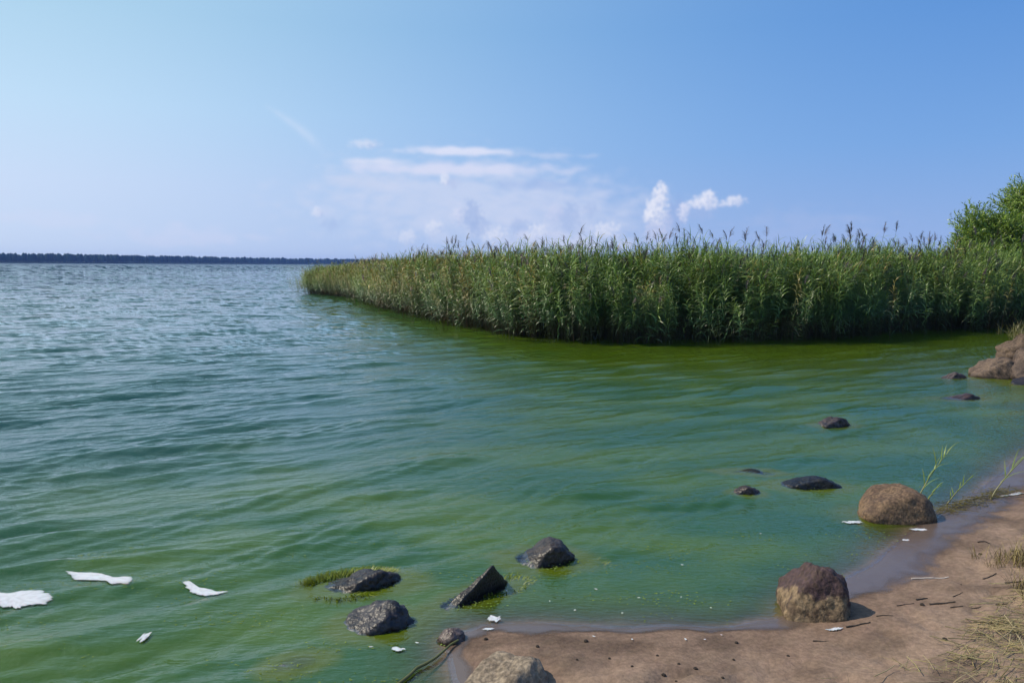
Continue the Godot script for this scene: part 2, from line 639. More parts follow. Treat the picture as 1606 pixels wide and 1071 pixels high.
# ------------------------------------------------------------------ far shore
func far_shore() -> void:
	var r := RandomNumberGenerator.new()
	r.seed = 99
	var st := SurfaceTool.new()
	st.begin(Mesh.PRIMITIVE_TRIANGLES)
	var prev: Array = []
	var xf := []
	var cols := []
	var a := -62.0
	while a < 62.0:
		var dist := lerpf(1250.0, 2300.0, ss(-40.0, 10.0, a)) + 60.0 * noise.get_noise_1d(a * 0.1)
		var d0 := dir_of(a, 0.0)
		var ring := [d0 * dist + Vector3(0, -0.5, 0), d0 * (dist + 12.0) + Vector3(0, 1.6, 0), d0 * (dist + 500.0) + Vector3(0, 5.0, 0)]
		if prev.size():
			for k in 2:
				for p in [prev[k], prev[k + 1], ring[k], ring[k], prev[k + 1], ring[k + 1]]:
					st.set_color(Color(0.03, 0.05, 0.02))
					st.add_vertex(p)
		prev = ring
		for k in 4:
			var top := lerpf(13.5, 13.0, ss(-30.0, 0.0, a)) * (1.0 + 0.10 * noise.get_noise_1d(a * 1.3)) * r.randf_range(0.78, 1.08)
			var wd := r.randf_range(3.5, 7.0)
			var q := dir_of(a + r.randf_range(-0.1, 0.1), 0.0) * (dist + 10.0 + k * 9.0 + r.randf() * 6.0)
			xf.append(Transform3D(Basis(Vector3.UP, r.randf() * TAU).scaled(Vector3(wd, top, wd)), q + Vector3(0, 0.8, 0)))
			var v := r.randf_range(0.6, 1.3)
			cols.append(Color(0.022 * v, 0.045 * v, 0.018 * v))
		a += 0.14
	st.index()
	st.generate_normals()
	tag(place("far_shore", st.commit(), M.forest), "low dark land on the far side of the lake", "", "", "structure")
	# one rounded, uneven crown on a short trunk, one metre high and one metre wide, for the whole wood
	st = SurfaceTool.new()
	st.begin(Mesh.PRIMITIVE_TRIANGLES)
	var rows := 7
	var n := 9
	for j in rows:
		for i in n:
			var q := []
			for c in [[i, j], [i, j + 1], [i + 1, j], [i + 1, j], [i, j + 1], [i + 1, j + 1]]:
				var t: float = float(c[1]) / rows
				var rad: float = [0.12, 0.10, 0.75, 1.0, 0.92, 0.7, 0.4, 0.0][c[1]]
				var an: float = TAU * (c[0] % n) / n
				rad *= 1.0 + 0.35 * noise.get_noise_2d((c[0] % n) * 1.7, c[1] * 2.3)
				q.append(Vector3(cos(an) * rad * 0.6, [0.0, 0.14, 0.2, 0.4, 0.6, 0.78, 0.92, 1.0][c[1]], sin(an) * rad * 0.6))
			for p in [q[0], q[2], q[1], q[3], q[5], q[4]]:
				st.set_smooth_group(-1)
				st.add_vertex(p)
	st.generate_normals()
	var o := multimesh("distant_forest", st.commit(), xf, cols, M.forest)
	tag(o, "hazy dark blue line of woods along the far shore", "forest", "", "stuff")


# ------------------------------------------------------------------ reeds
func strip(st: SurfaceTool, pts: PackedVector3Array, sides: PackedVector3Array, c0: Color, c1: Color) -> void:
	for i in pts.size() - 1:
		var a := pts[i] - sides[i]
		var b := pts[i] + sides[i]
		var c := pts[i + 1] - sides[i + 1]
		var d := pts[i + 1] + sides[i + 1]
		var n := (c - b).cross(d - a).normalized()
		var t0 := float(i) / (pts.size() - 1)
		var t1 := float(i + 1) / (pts.size() - 1)
		for v in [[a, t0], [b, t0], [c, t1], [b, t0], [d, t1], [c, t1]]:
			st.set_color(c0.lerp(c1, v[1]))
			st.set_normal(n)
			st.add_vertex(v[0])


func blade(st: SurfaceTool, base: Vector3, yaw: float, length: float, width: float, a0: float, a1: float, twist: float, c0: Color, c1: Color, segs := 5) -> void:
	var pts := PackedVector3Array()
	var sides := PackedVector3Array()
	var p := base
	var out := Vector3(cos(yaw), 0, sin(yaw))
	var across := Vector3(-sin(yaw), 0, cos(yaw))
	for i in segs + 1:
		var t := float(i) / segs
		var an := lerpf(a0, a1, pow(t, 0.8))
		var d := out * sin(an) + Vector3.UP * cos(an)
		var up := d.cross(across)
		var w := width * (minf(1.0, 0.45 + t * 3.0)) * pow(maxf(1.0 - t, 0.0), 0.65)
		pts.append(p)
		sides.append((across * cos(twist * t) + up * sin(twist * t)) * maxf(w * 0.5, 0.0007))
		p += d * (length / segs)
	strip(st, pts, sides, c0, c1)


func tube(st: SurfaceTool, pts: PackedVector3Array, r0: float, r1: float, n: int, c0: Color, c1: Color) -> void:
	var rings: Array = []
	for i in pts.size():
		var t := float(i) / (pts.size() - 1)
		var d := (pts[mini(i + 1, pts.size() - 1)] - pts[maxi(i - 1, 0)]).normalized()
		var u := d.cross(Vector3(0.31, 0.2, 0.93)).normalized()
		var v := d.cross(u)
		var ring := []
		for k in n:
			var an := TAU * k / n
			ring.append([pts[i] + (u * cos(an) + v * sin(an)) * lerpf(r0, r1, t), u * cos(an) + v * sin(an), c0.lerp(c1, t)])
		rings.append(ring)
	for i in pts.size() - 1:
		for k in n:
			var k2 := (k + 1) % n
			for q in [rings[i][k], rings[i + 1][k], rings[i][k2], rings[i][k2], rings[i + 1][k], rings[i + 1][k2]]:
				st.set_normal(q[1])
				st.set_color(q[2])
				st.add_vertex(q[0])
	for e in [[0, -1.0], [pts.size() - 1, 1.0]]:
		var ring: Array = rings[e[0]]
		var nn: Vector3 = (pts[1] - pts[0]).normalized() * e[1]
		for k in range(1, n - 1):
			for q in ([ring[0], ring[k], ring[k + 1]] if e[1] < 0 else [ring[0], ring[k + 1], ring[k]]):
				st.set_normal(nn)
				st.set_color(q[2])
				st.add_vertex(q[0])


func begin() -> SurfaceTool:
	var st := SurfaceTool.new()
	st.begin(Mesh.PRIMITIVE_TRIANGLES)
	return st


# one reed: stem, leaves and plume go to the surface tools handed in (which may be the same one)
func reed_shape(r: RandomNumberGenerator, h: float, n: int, plume: bool, low: float, stem: SurfaceTool, leaves: SurfaceTool, head: SurfaceTool) -> void:
	var lean := r.randf_range(0.0, 0.16) * h
	var ly := r.randf() * TAU
	var pts := PackedVector3Array()
	for i in 7:
		var t := i / 6.0
		pts.append(Vector3(cos(ly) * lean * t * t, h * t, sin(ly) * lean * t * t))
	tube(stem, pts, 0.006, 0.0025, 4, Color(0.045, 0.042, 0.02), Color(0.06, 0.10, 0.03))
	var yaw := r.randf() * TAU
	for i in n:
		var t := lerpf(low, 0.98, (i + r.randf() * 0.6) / n)
		yaw += PI + r.randf_range(-0.7, 0.7)
		var b := Vector3(cos(ly) * lean * t * t, h * t, sin(ly) * lean * t * t)
		var dead := ss(0.5, 0.2, t) * r.randf()
		var v := r.randf_range(0.7, 1.25)
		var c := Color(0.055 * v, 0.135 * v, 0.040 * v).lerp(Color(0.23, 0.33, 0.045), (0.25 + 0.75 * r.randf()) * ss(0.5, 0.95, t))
		c = c.lerp(Color(0.22, 0.20, 0.13), dead * 0.5)
		var length := r.randf_range(0.22, 0.42) * lerpf(1.0, 0.72, absf(t - 0.55) * 2.0)
		var a0 := r.randf_range(0.35, 0.95) if t > 0.4 else r.randf_range(0.7, 1.3)
		var a1 := a0 + r.randf_range(1.3, 2.5) * (1.12 - 0.35 * t)
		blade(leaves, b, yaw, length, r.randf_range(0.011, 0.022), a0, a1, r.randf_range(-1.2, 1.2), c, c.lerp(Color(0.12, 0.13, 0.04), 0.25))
	if plume:
		var top := pts[6]
		var nod := ly + r.randf_range(-0.8, 0.8)
		for i in 44:
			var t := r.randf()
			var b := top + Vector3(cos(nod) * 0.09 * t * t, 0.22 * t, sin(nod) * 0.09 * t * t)
			var v := r.randf_range(0.6, 1.3)
			var c := Color(0.075 * v, 0.052 * v, 0.062 * v)
			blade(head, b, nod + r.randf_range(-1.3, 1.3), lerpf(0.15, 0.06, t), 0.009, r.randf_range(0.2, 0.9), r.randf_range(0.8, 2.3), 0.5, c, c.lerp(Color(0.10, 0.075, 0.07), 0.5), 3)
	else:
		for i in 2:
			blade(leaves, pts[6], r.randf() * TAU, r.randf_range(0.2, 0.34), 0.016, 0.1, r.randf_range(0.8, 1.9), 0.6, Color(0.14, 0.22, 0.03), Color(0.2, 0.27, 0.04))


var reed_edge := PackedVector2Array()


func edge_dist(p: Vector2) -> float:
	var best := 1e9
	for i in reed_edge.size() - 1:
		best = minf(best, Geometry2D.get_closest_point_to_segment(p, reed_edge[i], reed_edge[i + 1]).distance_to(p))
	return best


func reed_height(x: float, z: float) -> float:
	var h := lerpf(1.35, 1.72, ss(-13.0, -6.0, x))
	h = lerpf(h, 1.95, ss(-6.0, 0.5, x))
	h = lerpf(h, 2.1, ss(4.0, 14.0, x))
	return h * (1.0 + 0.14 * noise.get_noise_2d(x * 0.35, z * 0.35) + 0.16 * noise.get_noise_2d(x * 1.2, z * 1.2))


func reeds() -> void:
	for p in [[-11.0, -52], [-12.3, -47.5], [-12.05, -45.2], [-10.2, -42.4], [-7.7, -39.0], [-6.4, -34], [-4.9, -29.8], [-3.6, -26.2], [-2.33, -23.3], [-0.5, -19.3], [1.1, -17.6], [2.73, -17.2], [5.0, -17.75], [6.43, -17.9], [7.75, -18.3], [9.64, -20.0], [11.9, -21.2], [14.5, -22.2], [19, -23.5], [26, -27]]:
		reed_edge.append(Vector2(p[0], p[1]))
	var bed := reed_edge.duplicate()
	for p in [[34, -40], [16, -54], [0, -62], [-8, -60]]: bed.append(Vector2(p[0], p[1]))
	var r := RandomNumberGenerator.new()
	r.seed = 31337
	var kinds: Array[Mesh] = []
	for k in 9:
		var st := begin()
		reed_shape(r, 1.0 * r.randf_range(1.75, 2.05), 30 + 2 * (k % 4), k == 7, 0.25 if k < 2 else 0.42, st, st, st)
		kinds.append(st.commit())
	var xfs := []
	var cols := []
	for k in kinds.size():
		xfs.append([])
		cols.append([])
	var tries := 0
	while tries < 135000:
		tries += 1
		var p := Vector2(r.randf_range(-13, 34), r.randf_range(-62, -17))
		# half of the tries go to the strip along the water
		if tries % 2 == 0:
			var i := r.randi_range(0, reed_edge.size() - 2)
			if r.randf() > reed_edge[i].distance_to(reed_edge[i + 1]) / 7.0: continue
			p = reed_edge[i].lerp(reed_edge[i + 1], r.randf()) + Vector2(r.randf_range(-1.6, 1.6), r.randf_range(-1.6, 1.6))
		var e := edge_dist(p)
		if not Geometry2D.is_point_in_polygon(p, bed):
			if e > 0.7 or r.randf() > 0.13: continue
			e = 0.0
		if e > 3.0 and r.randf() > 0.45: continue
		if e < 0.75 * (0.5 + 1.3 * noise.get_noise_2d(p.x * 0.9, p.y * 0.9)) and r.randf() < 0.9: continue
		var k := r.randi_range(0, kinds.size() - 1)
		if e > 1.2 and k < 2 and r.randf() < 0.5: k = r.randi_range(4, kinds.size() - 1)
		var sc := reed_height(p.x, p.y) / 1.95 * r.randf_range(0.82, 1.12) * lerpf(0.80, 1.0, ss(0.0, 0.7, e))
		var b := Basis(Vector3.UP, r.randf() * TAU)
		# whole clumps lean together; stems at the edge lean out over the water
		var tilt := r.randf_range(0.0, 0.26) + 0.34 * ss(0.8, 0.0, e) * r.randf()
		var la := PI * 2.2 * noise.get_noise_2d(p.x * 0.55 + 30.0, p.y * 0.55)
		var ax := Vector3(cos(la), 0, sin(la)).lerp(Vector3(1, 0, 0.4).normalized(), ss(0.9, 0.1, e)).normalized()
		b = Basis(ax, tilt + 0.34 * absf(noise.get_noise_2d(p.x * 0.9, p.y * 0.9 + 60.0))) * b
		xfs[k].append(Transform3D(b.scaled(Vector3(sc, sc, sc)), Vector3(p.x, -0.12, p.y)))
		var v := r.randf_range(0.75, 1.2)
		var c := Color(v, v, v)
		var yel := ss(-1.0, -9.0, p.x) * 0.6 + 0.25 * maxf(0.0, noise.get_noise_2d(p.x * 0.4, p.y * 0.4))
		c = Color(v * (1.0 + 0.45 * yel), v * (1.0 + 0.10 * yel), v * (1.0 - 0.2 * yel))
		if r.randf() < 0.02 + 0.3 * ss(2.0, -3.0, p.x) * ss(-12.0, -7.0, p.x): c = Color(v * 1.9, v * 0.85, v * 0.9)
		if r.randf() < 0.05: c = Color(v * 2.4, v * 1.25, v * 1.9)
		cols[k].append(c)
	var root := Node3D.new()
	root.name = "reed_bed"
	add_child(root)
	tag(root, "dense bed of tall green reeds standing in the lake", "reed bed", "", "stuff")
	for k in kinds.size():
		var o := multimesh("reed_mass", kinds[k], xfs[k], cols[k], M.leaf, root)
		tag(o, "", "", "", "stuff")

	# single reeds that can be told apart: plumed ones above the bed and drooping ones along its foot
	var protos: Array[Node3D] = []
	for k in 6:
		var stem := begin()
		var lv := begin()
		var hd := begin()
		reed_shape(r, 2.28, 11, true, 0.45, stem, lv, hd)
		var o := thing("plumed_reed", Vector3.ZERO)
		place("stem", stem.commit(), M.leaf, o)
		place("foliage", lv.commit(), M.leaf, o)
		place("plume", hd.commit(), M.leaf, o)
		tag(o, "tall reed with a dark feathery plume rising above the reed bed", "reed", "plumed reeds above the bed")
		protos.append(o)
	var made := 0
	while made < 230:
		var i := r.randi_range(1, reed_edge.size() - 3)
		var f := r.randf()
		var p := reed_edge[i].lerp(reed_edge[i + 1], f) + Vector2(r.randf_range(-0.5, 2.0), r.randf_range(-3.2, -0.2))
		if not Geometry2D.is_point_in_polygon(p, bed): continue
		if noise.get_noise_2d(p.x * 0.9 + 20.0, p.y * 0.3) < -0.05 and r.randf() < 0.7: continue
		var o: Node3D = protos[made] if made < 6 else copy_of(protos[made % 6])
		var sc := reed_height(p.x, p.y) / 1.98 * r.randf_range(0.92, 1.10)
		o.transform = Transform3D((Basis(Vector3(r.randf_range(-1, 1), 0, r.randf_range(-1, 1)).normalized(), r.randf_range(0, 0.09)) * Basis(Vector3.UP, r.randf() * TAU)).scaled(Vector3(sc, sc, sc)), Vector3(p.x, -0.12, p.y))
		made += 1
	protos.clear()
	for k in 5:
		var stem := begin()
		var lv := begin()
		reed_shape(r, 0.95, 10, false, 0.22, stem, lv, lv)
		var o := thing("drooping_reed", Vector3.ZERO)
		place("stem", stem.commit(), M.leaf, o)
		place("foliage", lv.commit(), M.leaf, o)
		tag(o, "pale reed drooping over the water at the foot of the reed bed", "reed", "drooping reeds along the water")
		protos.append(o)
	for n in 90:
		var i := r.randi_range(3, reed_edge.size() - 4)
		var p := reed_edge[i].lerp(reed_edge[i + 1], r.randf()) + Vector2(r.randf_range(-0.1, 0.1), r.randf_range(-0.1, 0.25))
		var o: Node3D = protos[n] if n < 5 else copy_of(protos[n % 5])
		var sc := r.randf_range(0.55, 1.25)
		o.transform = Transform3D((Basis(Vector3(1, 0, r.randf_range(-0.8, 0.8)).normalized(), r.randf_range(0.25, 0.8)) * Basis(Vector3.UP, r.randf() * TAU)).scaled(Vector3(sc, sc, sc)), Vector3(p.x, -0.08, p.y))


# ------------------------------------------------------------------ trees on the right bank
func tree(called: String, label: String, at: Vector3, h: float, spread: float, leaves: int, seed_: int) -> void:
	var r := RandomNumberGenerator.new()
	r.seed = seed_
	var o := thing(called, at)
	tag(o, label, "tree")
	var st := begin()
	var tips: Array[Vector3] = []
	for k in 16:
		var yaw := r.randf() * TAU
		var reach := spread * r.randf_range(0.35, 0.95)
		var top := h * r.randf_range(0.55, 0.97) * (1.0 - 0.25 * reach / spread)
		var pts := PackedVector3Array()
		for i in 8:
			var t := i / 7.0
			pts.append(Vector3(cos(yaw) * reach * pow(t, 1.3) + 0.1 * sin(i * 1.7 + k), top * t, sin(yaw) * reach * pow(t, 1.3) + 0.1 * cos(i * 2.1 + k)))
			if i > 2: tips.append(pts[i])
		tube(st, pts, 0.09 * h / 5.0 * r.randf_range(0.6, 1.2), 0.012, 6, Color(0.1, 0.08, 0.06), Color(0.08, 0.08, 0.04))
	place("trunk", st.commit(), M.forest, o)
	# a spray: a thin twig with narrow leaves
	st = begin()
	for i in 11:
		var t := i / 10.0
		var c := Color(0.22, 0.29, 0.03).lerp(Color(0.12, 0.20, 0.025), r.randf())
		blade(st, Vector3(0, 0.5 * t, 0.05 * t), r.randf() * TAU, r.randf_range(0.12, 0.19), 0.042, r.randf_range(0.4, 0.9), r.randf_range(1.2, 2.0), r.randf_range(-0.5, 0.5), c, c, 3)
	var spray := st.commit()
	var xf := []
	var cols := []
	for i in leaves:
		var c := tips[r.randi_range(0, tips.size() - 1)]
		var off := Vector3(r.randfn(), r.randfn() * 0.8, r.randfn()).limit_length(1.7) * spread * 0.17
		var p := c + off
		if p.y < h * 0.1: continue
		var up := (off.normalized() * 0.5 + Vector3(0, 0.5, 0) + Vector3(r.randf_range(-0.5, 0.5), 0, r.randf_range(-0.5, 0.5))).normalized()
		var b := Basis(Quaternion(Vector3.UP, up)) * Basis(Vector3.UP, r.randf() * TAU)
		var sc := r.randf_range(0.8, 1.4)
		xf.append(Transform3D(b.scaled(Vector3(sc, sc, sc)), p))
		var v := r.randf_range(0.7, 1.25)
		cols.append(Color(v, v, v * 0.9))
	var crown := multimesh("crown", spray, xf, cols, M.leaf, o)
	tag(crown, "", "", "", "stuff")


func trees() -> void:
	tree("leafy_tree", "large yellow-green leafy tree rising behind the reeds at the right edge", Vector3(23.6, 0.3, -32.6), 5.2, 2.7, 24000, 5)
	tree("leafy_bush", "smaller green bush left of the large leafy tree, just above the reed tops", Vector3(18.9, 0.2, -31.8), 4.0, 1.15, 6500, 6)


# ------------------------------------------------------------------ boulders
func rock_mesh(half: Vector3, cuts: Array, sharp: float, rough: float, seed_: int, paint: Callable, nu := 88, nv := 54) -> ArrayMesh:
	var r := RandomNumberGenerator.new()
	r.seed = seed_
	var planes: Array = []
	for i in 17:
		var y := 1.0 - 2.0 * (i + 0.5) / 17.0
		var an := i * 2.39996 + r.randf_range(-0.5, 0.5)
		var n := Vector3(cos(an) * sqrt(1 - y * y), clampf(y + r.randf_range(-0.1, 0.1), -1, 1), sin(an) * sqrt(1 - y * y)).normalized()
		planes.append([n, (half * n).length() * r.randf_range(0.80, 1.0)])
	for c in cuts: planes.append([Vector3(c[0], c[1], c[2]).normalized(), c[3]])
	var nz := FastNoiseLite.new()
	nz.seed = seed_
	nz.frequency = 1.0
	nz.fractal_octaves = 5
	var pos: Array = []
	var size := half.length()
	for j in nv + 1:
		for i in nu:
			var th := PI * j / nv
			var ph := TAU * i / nu
			var e := (Vector3(sin(th) * cos(ph), cos(th), sin(th) * sin(ph)) * half).normalized()
			var sum := 0.0
			for p in planes:
				var d: float = e.dot(p[0])
				if d > 0.0: sum += pow(d / p[1], sharp)
			var rad := pow(sum, -1.0 / sharp)
			var q := e * rad
			var s := q / size
			rad *= 1.0 + rough * (0.55 * nz.get_noise_3dv(s * 1.7) + 0.4 * nz.get_noise_3dv(s * 5.0 + Vector3(9, 0, 0)) - 0.35 * maxf(0.0, 0.12 - absf(nz.get_noise_3dv(s * 2.4 + Vector3(0, 7, 0)))) * 4.0)
			pos.append(e * rad)
	var st := begin()
	for j in nv:
		for i in nu:
			var i2 := (i + 1) % nu
			var a := j * nu + i
			var b := j * nu + i2
			var c := a + nu
			var d := b + nu
			for v in [a, c, b, b, c, d]:
				st.set_color(paint.call(pos[v], nz.get_noise_3dv(pos[v] / size * 3.0), nz.get_noise_3dv(pos[v] / size * 11.0)))
				st.add_vertex(pos[v])
	st.generate_normals()
	st.index()
	return st.commit()


func paint_rock(dry: Color, dark: Color, wet_y: float, mottle := 0.5, top := Color(0, 0, 0, 0), split := 0.0, green := 0.0) -> Callable:
	return func(p: Vector3, n1: float, n2: float) -> Color:
		var c := dry.lerp(dark, clampf(0.25 + mottle * (n1 * 1.6 + n2 * 0.9), 0, 1))
		if top.a > 0.0: c = c.lerp(top.lerp(dark, clampf(0.2 + n2, 0, 1)), ss(split - 0.012, split + 0.012, p.y - 0.35 * p.z + 0.10 * n1 + 0.03 * n2 + 0.15 * p.x))
		var w := ss(wet_y + 0.025, wet_y - 0.01, p.y + 0.04 * n1)
		c = c.lerp(Color(c.r * 0.33, c.g * 0.33, c.b * 0.31), w)
		if green > 0.0: c = c.lerp(Color(0.075, 0.11, 0.012), green * ss(wet_y + 0.01, wet_y - 0.03, p.y + 0.05 * n2))
		return c


func boulder(called: String, label: String, at: Vector3, half: Vector3, turn: float, cuts: Array, sharp: float, rough: float, seed_: int, paint: Callable, wet := false, group := "") -> MeshInstance3D:
	var o := place(called, rock_mesh(half, cuts, sharp, rough, seed_, paint), M.wet_rock if wet else M.rock)
	o.position = at
	o.rotation_degrees.y = turn
	tag(o, label, "rock", group)
	var t := deg_to_rad(turn)
	stones.append([at.x, at.z, half.x, half.z, at.y, cos(t), sin(t), pow(maxf(half.x, half.z) * 2.0, 2.0), half.y * 0.75])
	return o


# weed that grows on the stone just under the water: a low fringe of fine upright threads
func weed(parent: Node3D, c: Vector3, half: Vector2, count: int, seed_: int, arc0 := 0.0, arc1 := TAU) -> void:
	var r := RandomNumberGenerator.new()
	r.seed = seed_
	var st := begin()
	for i in count:
		var an := r.randf_range(arc0, arc1)
		var q := r.randf_range(0.9, 1.3)
		var b := c + Vector3(cos(an) * half.x * q, -0.006 - 0.02 * (q - 0.9), sin(an) * half.y * q)
		var v := r.randf_range(0.7, 1.4)
		var col := Color(0.17 * v, 0.2 * v, 0.012 * v)
		blade(st, b, an + r.randf_range(-1.2, 1.2), r.randf_range(0.03, 0.07), 0.007, r.randf_range(0.2, 0.9), r.randf_range(1.1, 1.9), 0.4, col, col, 3)
	var o := place("weed", st.commit(), M.leaf, parent)
	tag(o, "yellow-green weed fringing the stone at the waterline", "", "", "stuff")


func boulders() -> void:
	var black := Color(0.016, 0.014, 0.015)
	var grey := Color(0.062, 0.044, 0.038)
	var no := Color(0, 0, 0, 0)
	var o := boulder("long_wet_rock", "long low dark rock with a notch and yellow weed behind it, leftmost above water", Vector3(-0.79, -0.025, -4.06), Vector3(0.27, 0.12, 0.15), 14.0, [[-0.22, 1, -0.1, 0.066], [0.35, 0.25, 1.0, 0.085], [0.8, 0.6, 0.1, 0.19], [-0.5, 0.75, 0.7, 0.105]], 13.0, 0.36, 101, paint_rock(grey, black, 0.03, 0.7, no, 0, 0.25), true)
	weed(o, Vector3(-0.03, 0.02, 0.0), Vector2(0.24, 0.13), 1300, 1, PI * 1.08, PI * 1.75)
	weed(o, Vector3(-0.08, 0.012, 0.02), Vector2(0.2, 0.12), 160, 2, PI * 0.3, PI * 0.8)
	boulder("speckled_wet_rock", "domed blue-grey speckled wet rock in the green shallows, nearest of the left group", Vector3(-0.615, -0.02, -3.60), Vector3(0.21, 0.13, 0.15), 12.0, [[-0.42, 0.9, 0.12, 0.078], [0.45, 0.35, 0.9, 0.10], [0.75, 0.65, -0.1, 0.14], [-0.5, 0.5, 0.8, 0.12]], 11.0, 0.28, 102, paint_rock(Color(0.066, 0.056, 0.064), black, 0.02, 0.75), true)
	o = boulder("pointed_slab", "thin pointed black slab of stone jutting out of the water", Vector3(-0.185, -0.03, -3.93), Vector3(0.31, 0.30, 0.10), 44.0, [[-0.47, 0.88, 0.0, 0.095], [0.72, 0.70, 0.0, 0.195], [0.1, -0.08, 1, 0.02], [0, 0.2, -1, 0.025]], 22.0, 0.16, 103, paint_rock(Color(0.05, 0.04, 0.032), Color(0.012, 0.01, 0.01), 0.03, 0.4), true)
	weed(o, Vector3(0.2, 0.012, 0.02), Vector2(0.12, 0.07), 200, 3)
	o = boulder("peaked_rock", "peaked dark brown rock with a pale left slope, beyond the pointed slab", Vector3(0.19, -0.03, -4.44), Vector3(0.23, 0.22, 0.17), 6.0, [[-0.52, 0.85, -0.05, 0.082], [0.62, 0.76, 0.0, 0.15], [0.25, 0.08, 1, 0.085], [-0.5, 0.45, 0.75, 0.105], [0.2, 1.0, 0.0, 0.143]], 12.0, 0.30, 104, paint_rock(Color(0.07, 0.05, 0.04), Color(0.008, 0.007, 0.007), 0.035, 0.7), true)
	weed(o, Vector3(0.2, -0.005, 0.06), Vector2(0.13, 0.06), 160, 4)
	boulder("sunken_stone", "dim stone lying under the green water near the bottom left", Vector3(-0.92, -0.079, -3.22), Vector3(0.14, 0.07, 0.09), 30.0, [], 16.0, 0.15, 105, paint_rock(Color(0.14, 0.10, 0.12), black, -0.2, 0.5), true)
	boulder("small_shore_stone", "small round pinkish stone at the corner of the sand, next to a floating stalk", Vector3(-0.265, 0.0, -3.44), Vector3(0.07, 0.052, 0.06), 0.0, [], 14.0, 0.2, 106, paint_rock(Color(0.17, 0.125, 0.115), Color(0.08, 0.055, 0.05), 0.0, 0.6), true)
	boulder("pale_boulder", "pale flat-topped boulder cut by the bottom edge of the photo, half dark", Vector3(0.005, 0.0, -3.0), Vector3(0.215, 0.18, 0.24), 10.0, [[-0.3, 0.93, 0.05, 0.108], [0.42, 0.55, 0.75, 0.13], [0.95, 0.2, -0.1, 0.145], [0.3, 0.8, -0.55, 0.15], [-0.7, 0.3, -0.7, 0.155]], 18.0, 0.2, 107, paint_rock(Color(0.37, 0.30, 0.225), Color(0.19, 0.14, 0.10), -0.06, 0.6))
	boulder("two_toned_boulder", "upright boulder with a purple cap and rough tan front standing at the water's edge", Vector3(1.495, 0.03, -3.73), Vector3(0.18, 0.25, 0.18), -6.0, [[-0.18, 0.36, 1.0, 0.118], [-0.78, 0.62, 0.12, 0.14], [-1, 0.0, 0.15, 0.17], [1, 0.05, -0.1, 0.155], [0.45, -0.7, 1.0, 0.15], [0.25, 1, 0.1, 0.215], [0.8, 0.8, 0, 0.215]], 20.0, 0.2, 108, paint_rock(Color(0.34, 0.245, 0.15), Color(0.11, 0.07, 0.045), -0.08, 0.8, Color(0.105, 0.065, 0.072), 0.055))
	boulder("round_brown_boulder", "smooth round brown boulder at the shore beside the green shoots", Vector3(2.66, 0.01, -5.28), Vector3(0.31, 0.21, 0.21), 4.0, [[-0.35, 0.94, 0.05, 0.165], [0.85, 0.25, 0.55, 0.225], [0.6, 0.8, 0, 0.22], [-0.1, 0.35, 1, 0.175]], 11.0, 0.14, 109, paint_rock(Color(0.26, 0.17, 0.105), Color(0.10, 0.06, 0.045), -0.03, 0.6))
	boulder("long_black_rock", "long flat black rock just breaking the water, left of and beyond the round boulder", Vector3(2.32, -0.03, -6.02), Vector3(0.285, 0.11, 0.14), -4.0, [[-0.24, 0.97, 0.05, 0.072], [0.05, 0.2, 1, 0.07]], 13.0, 0.26, 110, paint_rock(Color(0.025, 0.022, 0.022), Color(0.01, 0.009, 0.01), 0.0, 0.5, no, 0, 0.3), true)
	boulder("little_black_rock", "little dark rock just above the water, left of the long black rock", Vector3(1.78, -0.022, -5.82), Vector3(0.125, 0.062, 0.08), 0.0, [[0.1, 0.2, 1, 0.05]], 16.0, 0.25, 111, paint_rock(Color(0.07, 0.045, 0.04), Color(0.016, 0.013, 0.013), 0.0, 0.6), true)
	boulder("lone_water_rock", "lone low dark rock in open water between the reeds and the long black rock", Vector3(3.5, -0.03, -8.42), Vector3(0.24, 0.14, 0.13), 8.0, [[-0.3, 0.95, 0.1, 0.09], [0.35, 0.2, 1, 0.08], [0.7, 0.7, 0, 0.16]], 13.0, 0.3, 112, paint_rock(Color(0.10, 0.07, 0.065), black, 0.02, 0.7), true)
	boulder("half_sunken_rock", "half sunken reddish rock with a dark top, near the right edge", Vector3(5.88, -0.045, -10.2), Vector3(0.36, 0.13, 0.16), 4.0, [[-0.32, 0.95, 0.1, 0.06], [0.9, 0.45, 0, 0.26], [0.3, 0.2, 1, 0.1]], 20.0, 0.24, 113, paint_rock(Color(0.11, 0.062, 0.05), black, 0.03, 0.6), true)
	boulder("tiny_dark_rock", "small dark rock in the water left of the big boulder pile", Vector3(6.86, -0.04, -12.1), Vector3(0.2, 0.145, 0.14), 0.0, [[0.3, 0.2, 1, 0.09], [-0.5, 0.8, 0, 0.1]], 20.0, 0.22, 114, paint_rock(Color(0.12, 0.08, 0.07), black, 0.02, 0.7), true)
	boulder("sloping_tan_boulder", "low sloping tan boulder, leftmost of the pile at the right edge", Vector3(7.62, 0.02, -12.25), Vector3(0.44, 0.40, 0.35), -4.0, [[-0.5, 0.86, 0.05, 0.20], [-0.25, 0.35, 0.95, 0.22], [0.35, 1, 0.1, 0.30], [0.6, 0.3, 0.9, 0.26]], 30.0, 0.22, 115, paint_rock(Color(0.24, 0.17, 0.125), Color(0.08, 0.055, 0.042), 0.0, 0.95))
	boulder("grey_brown_boulder", "large grey-brown boulder in the middle of the pile at the right edge", Vector3(8.1, 0.08, -12.0), Vector3(0.42, 0.46, 0.4), 12.0, [[-0.3, 0.35, 1.0, 0.28], [-0.75, 0.65, 0.1, 0.30], [0.2, 1, 0.15, 0.35], [0.5, 0.2, 1, 0.3]], 30.0, 0.26, 116, paint_rock(Color(0.20, 0.145, 0.115), Color(0.07, 0.05, 0.045), -0.1, 0.95))
